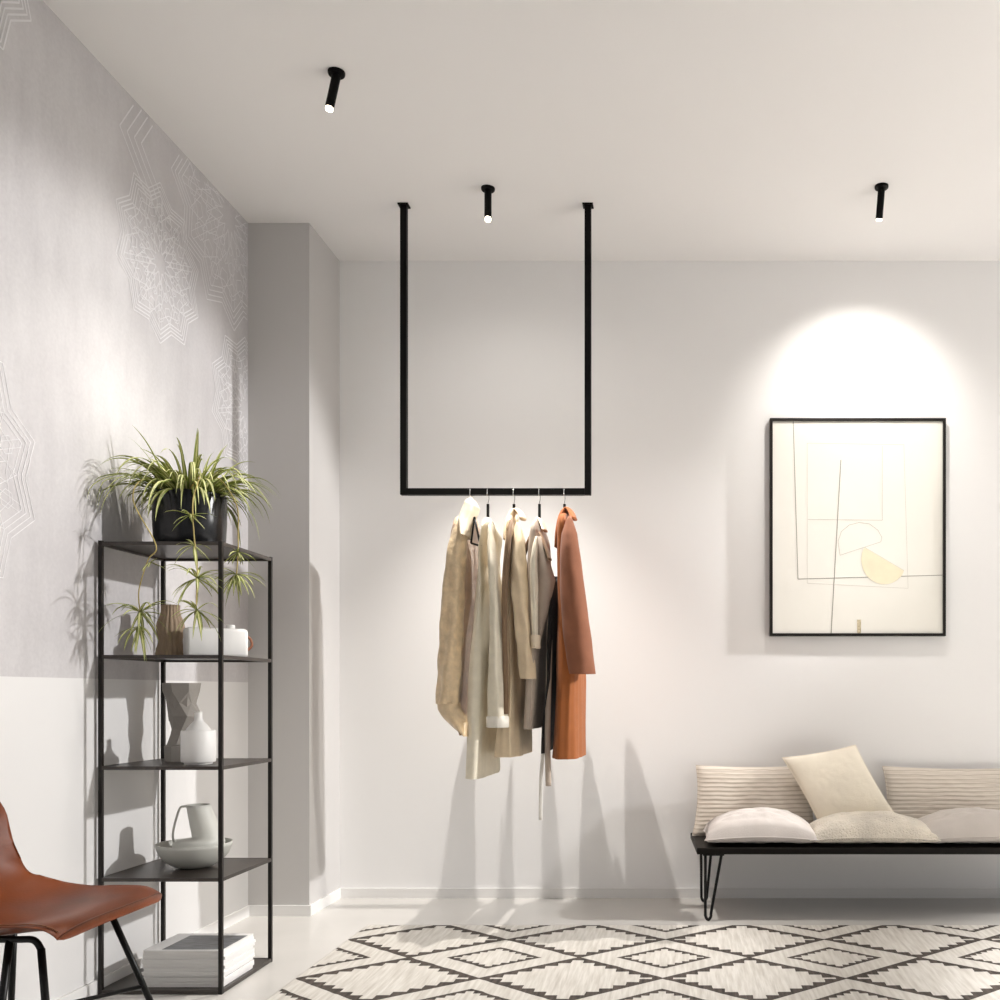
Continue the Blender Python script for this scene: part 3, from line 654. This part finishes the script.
# magazines
M_page = mat('white_paper_edges', (.80,.79,.77), .8, bump=.5, bscale=2, stretch=(1,1,260)); M_cov = mat('white_cover', (.83,.82,.81), .5)
M_photo = mat('grey_cover_print', (.10,.105,.115), .4, var=.7, vscale=7, stretch=(3,14,1)); M_inkp = mat('spine_print', (.15,.16,.2), .6)
n = 12; z = ST[0]; rr = random.Random(4)
base = Vector((PX(181,3.42), 3.555, 0)); order = ['bottom magazine of the white stack']+[None]*(n-2)+['']
ords = ['second','third','fourth','fifth','sixth','seventh','eighth','ninth','tenth','eleventh']
proto = None
for i in range(n):
    th = .0105 if i < n-1 else .012
    w, d = .286+rr.uniform(-.006,.006), .245+rr.uniform(-.007,.007)
    cx, cy = base.x+rr.uniform(-.003,.003), base.y+rr.uniform(-.004,.004)
    if i == 0: lab = 'white magazine at the very bottom of the stack on the lowest shelf'
    elif i == n-1: lab = 'magazine with dark grey cover picture on top of the stack, lowest shelf'
    else: lab = f'plain white magazine in the stack on the lowest shelf, {ords[i-1]} from the bottom'
    t = thing('magazine', (cx, cy, z), lab, 'magazine', 'magazines stacked on the lowest shelf')
    b = MB(); b.box((cx-w/2+.001,cy-d/2+.001,z+.0008),(cx+w/2-.001,cy+d/2-.001,z+th-.0008)); b.build('pages', M_page, t, smooth=False)
    b = MB(); b.box((cx-w/2,cy-d/2,z),(cx+w/2,cy+d/2,z+.0006)); b.box((cx-w/2,cy-d/2,z+th-.0007),(cx+w/2,cy+d/2,z+th)); b.box((cx+w/2-.0008,cy-d/2,z+.0006),(cx+w/2,cy+d/2,z+th-.0006)); cv = b.build('cover', M_cov, t, smooth=False)
    if i == n-1:
        b = MB(); b.box((cx-w/2+.06,cy-d/2+.012,z+th),(cx+w/2-.008,cy+d/2-.03,z+th+.0003)); b.build('cover_picture', M_photo, cv, smooth=False)
    z += th+.0002

# ------------------------------------------------------------------ chair
M_lea = mat('cognac_leather', (.165,.036,.006), .42, bump=.06, bscale=140, var=.38, vscale=4, spec=.32); M_st = mat('brown_thread', (.22,.085,.035), .7)
t = thing('leather_chair', (-1.74, 2.62, 0), 'cognac leather shell chair on thin black metal legs, left foreground', 'chair')
prof = smooth_path([(-1.512,0,.470),(-1.56,0,.471),(-1.65,0,.456),(-1.74,0,.442),(-1.83,0,.450),(-1.90,0,.485),(-1.95,0,.555),(-1.98,0,.64),(-2.000,0,.72),(-2.018,0,.80)], 4)
ns = len(prof); nt_ = 25; CYc = 2.62
def shell(off):
    out = []
    for i, p in enumerate(prof):
        u = i/(ns-1); tg = (prof[min(i+1,ns-1)]-prof[max(i-1,0)]).normalized(); nn = Vector((tg.z,0,-tg.x)); nn = -nn if nn.z+ -0 < 0 and u < .5 else nn
        nn = Vector((-tg.z*-1, 0, -tg.x)) if False else Vector((tg.z, 0, -tg.x))
        if u < .4 and nn.z < 0: nn = -nn
        hw = .262 if u < .35 else .262-.080*min(1,(u-.35)/.4)
        if u < .08: hw -= .0
        if u > .85: hw -= .10*((u-.85)/.15)**2
        curl = .0 if u < .02 else .055*min(1,(u/.45))
        back = max(0, min(1,(u-.5)/.2))
        row = []
        for j in range(nt_):
            v = 2*j/(nt_-1)-1
            q = Vector((p.x, CYc+v*hw, p.z)); cc = abs(v)**3
            q.z += curl*cc*(1-back); q.x += .06*cc*back
            # rounded lip and drooping front corners
            if u < .25: q.z -= .018*(1-u/.25)**2*(cc)
            if u < .10: q.x += .020*(1-v*v)*(1-u/.1)
            q.x += -.025*max(0,v)*(1-u)*cc
            row.append(q+nn*off*(1-abs(v)**10))
        out.append(row)
    return out
a, bb = shell(.010), shell(-.016)
mb = MB(); vs = [p for r in a for p in r]; na = len(vs); vs += [p for r in bb for p in r]; fs = []
for i in range(ns-1):
    for j in range(nt_-1):
        q = (i*nt_+j, i*nt_+j+1, (i+1)*nt_+j+1, (i+1)*nt_+j); fs.append(q); fs.append(tuple(na+x for x in reversed(q)))
for i in range(ns-1):
    for j in (0, nt_-1): fs.append((i*nt_+j, (i+1)*nt_+j, na+(i+1)*nt_+j, na+i*nt_+j))
for j in range(nt_-1):
    for i in (0, ns-1): fs.append((i*nt_+j, i*nt_+j+1, na+i*nt_+j+1, na+i*nt_+j))
mb.add(vs, fs); so = mb.build('seat_shell', M_lea, t, sub=1)
stt = MB()
edge = [a[i][0].lerp(a[i][1], .8)+Vector((0,-.002,.002)) for i in range(1, ns-1)]
edge2 = smooth_path(edge, 3)
stt.tube(edge2, .0016, 6)
stt.build('stitching', M_st, so)
r = .0085
fr = MB(); ny, fy = 2.425, 2.82
fr.tube(smooth_path([(-1.94,ny,.437),(-1.80,ny,.437),(-1.66,ny,.437),(-1.612,ny,.435),(-1.593,ny,.410)], 5), r, 10)
fr.tube(smooth_path([(-1.94,fy,.437),(-1.75,fy,.437),(-1.68,fy,.426),(-1.65,fy,.405)], 5), r, 10)
fr.tube([(-1.72,ny,.437),(-1.72,fy,.437)], r, 10); fr.tube([(-1.84,ny,.437),(-1.84,fy,.437)], r, 10)
fr.build('underframe', M_blackgl, t)
def cleg(p, q, r=.009):
    l = MB(); l.tube([p, q], r, 12); l.build('leg', M_blackgl, t)
LN = (Vector((-1.594,ny,.414)), Vector((-1.505,2.345,0))); LF = (Vector((-1.655,fy,.418)), Vector((-1.525,2.905,0)))
RN = (Vector((-1.672,ny,.437)), Vector((-1.70,2.385,0))); RF = (Vector((-1.93,fy,.425)), Vector((-1.98,2.87,0)))
for a_, b_ in (LN, LF, RN, RF): cleg(a_, b_)
s = MB(); s.tube([LF[0].lerp(LF[1],.55), Vector((-1.95,2.36,.19))], .0065, 8); s.build('stretcher', M_blackgl, t)

# ------------------------------------------------------------------ light
def spot(name, loc, tgt, W, ang, blend, col=(1,.955,.90), rad=.02):
    l = bpy.data.lights.new(name, 'SPOT'); l.energy = W; l.spot_size = math.radians(ang); l.spot_blend = blend; l.color = col; l.shadow_soft_size = rad
    o = bpy.data.objects.new(name, l); C.objects.link(o); o.location = loc
    o.rotation_euler = (Vector(tgt)-Vector(loc)).to_track_quat('-Z', 'Y').to_euler(); return o
spot('spot_beam_wall', tip1+d1*.03, (-2.045, 3.35, .30), 66, 74, 1.0)
spot('spot_beam_coats', tip2+d2*.03, (-.85, 4.40, .9), 205, 72, .9, rad=.010)
spot('spot_beam_picture', tip3+d3*.03, (.91, 5.0, 2.40), 46, 88, 1.0)
spot('spot_spill_coats', tip2+d2*.03, (-.85, 4.6, 2.0), 9, 150, 1.0, rad=.03)
spot('spot_spill_picture', tip3+d3*.03, (.9, 4.6, 2.0), 5, 150, 1.0, rad=.03)
spot('spot_spill_bench', tip3+d3*.03, (.95, 4.72, .4), 42, 46, 1.0, rad=.015)
spot('bounce_fill_right', (3.1, 2.9, 3.14), (3.1, 2.8, 0), 3000, 84, 1.0, col=(1,.98,.965), rad=.05)  # added fill lamp out of frame; its floor bounce brightens the ceiling
spot('spot_beam_side', (4.6, 4.25, 3.12), (-2.0, 3.53, .72), 1080, 36.8, .32, col=(1,.985,.975), rad=.07)
def area(name, loc, rot, sx, sy, W, col):
    l = bpy.data.lights.new(name, 'AREA'); l.shape = 'RECTANGLE'; l.size = sx; l.size_y = sy; l.energy = W; l.color = col
    o = bpy.data.objects.new(name, l); C.objects.link(o); o.location = loc; o.rotation_euler = rot; return o
area('window_daylight', (6.1, 1.4, 1.6), (0, math.radians(90), 0), 2.6, 4.5, 25, (1,.985,.97))
w = bpy.data.worlds.new('World'); bpy.context.scene.world = w; w.use_nodes = True
w.node_tree.nodes['Background'].inputs['Color'].default_value = (1,.985,.98,1); w.node_tree.nodes['Background'].inputs['Strength'].default_value = .34

# ------------------------------------------------------------------ camera
cam = bpy.data.cameras.new('camera'); co = bpy.data.objects.new('camera', cam); C.objects.link(co)
co.location = (0,0,EYE); co.rotation_euler = (PI/2,0,0); cam.sensor_width = 36; cam.lens = F*36/1000; cam.shift_x = -(CX-500)/1000; cam.shift_y = (CY-500)/1000
cam.clip_start = .05
sc = bpy.context.scene; sc.camera = co
vs = sc.view_settings; sc.display_settings.display_device = 'sRGB'
vs.view_transform = 'Standard'; vs.look = 'None'; vs.gamma = 1; vs.use_curve_mapping = False; vs.exposure = .10
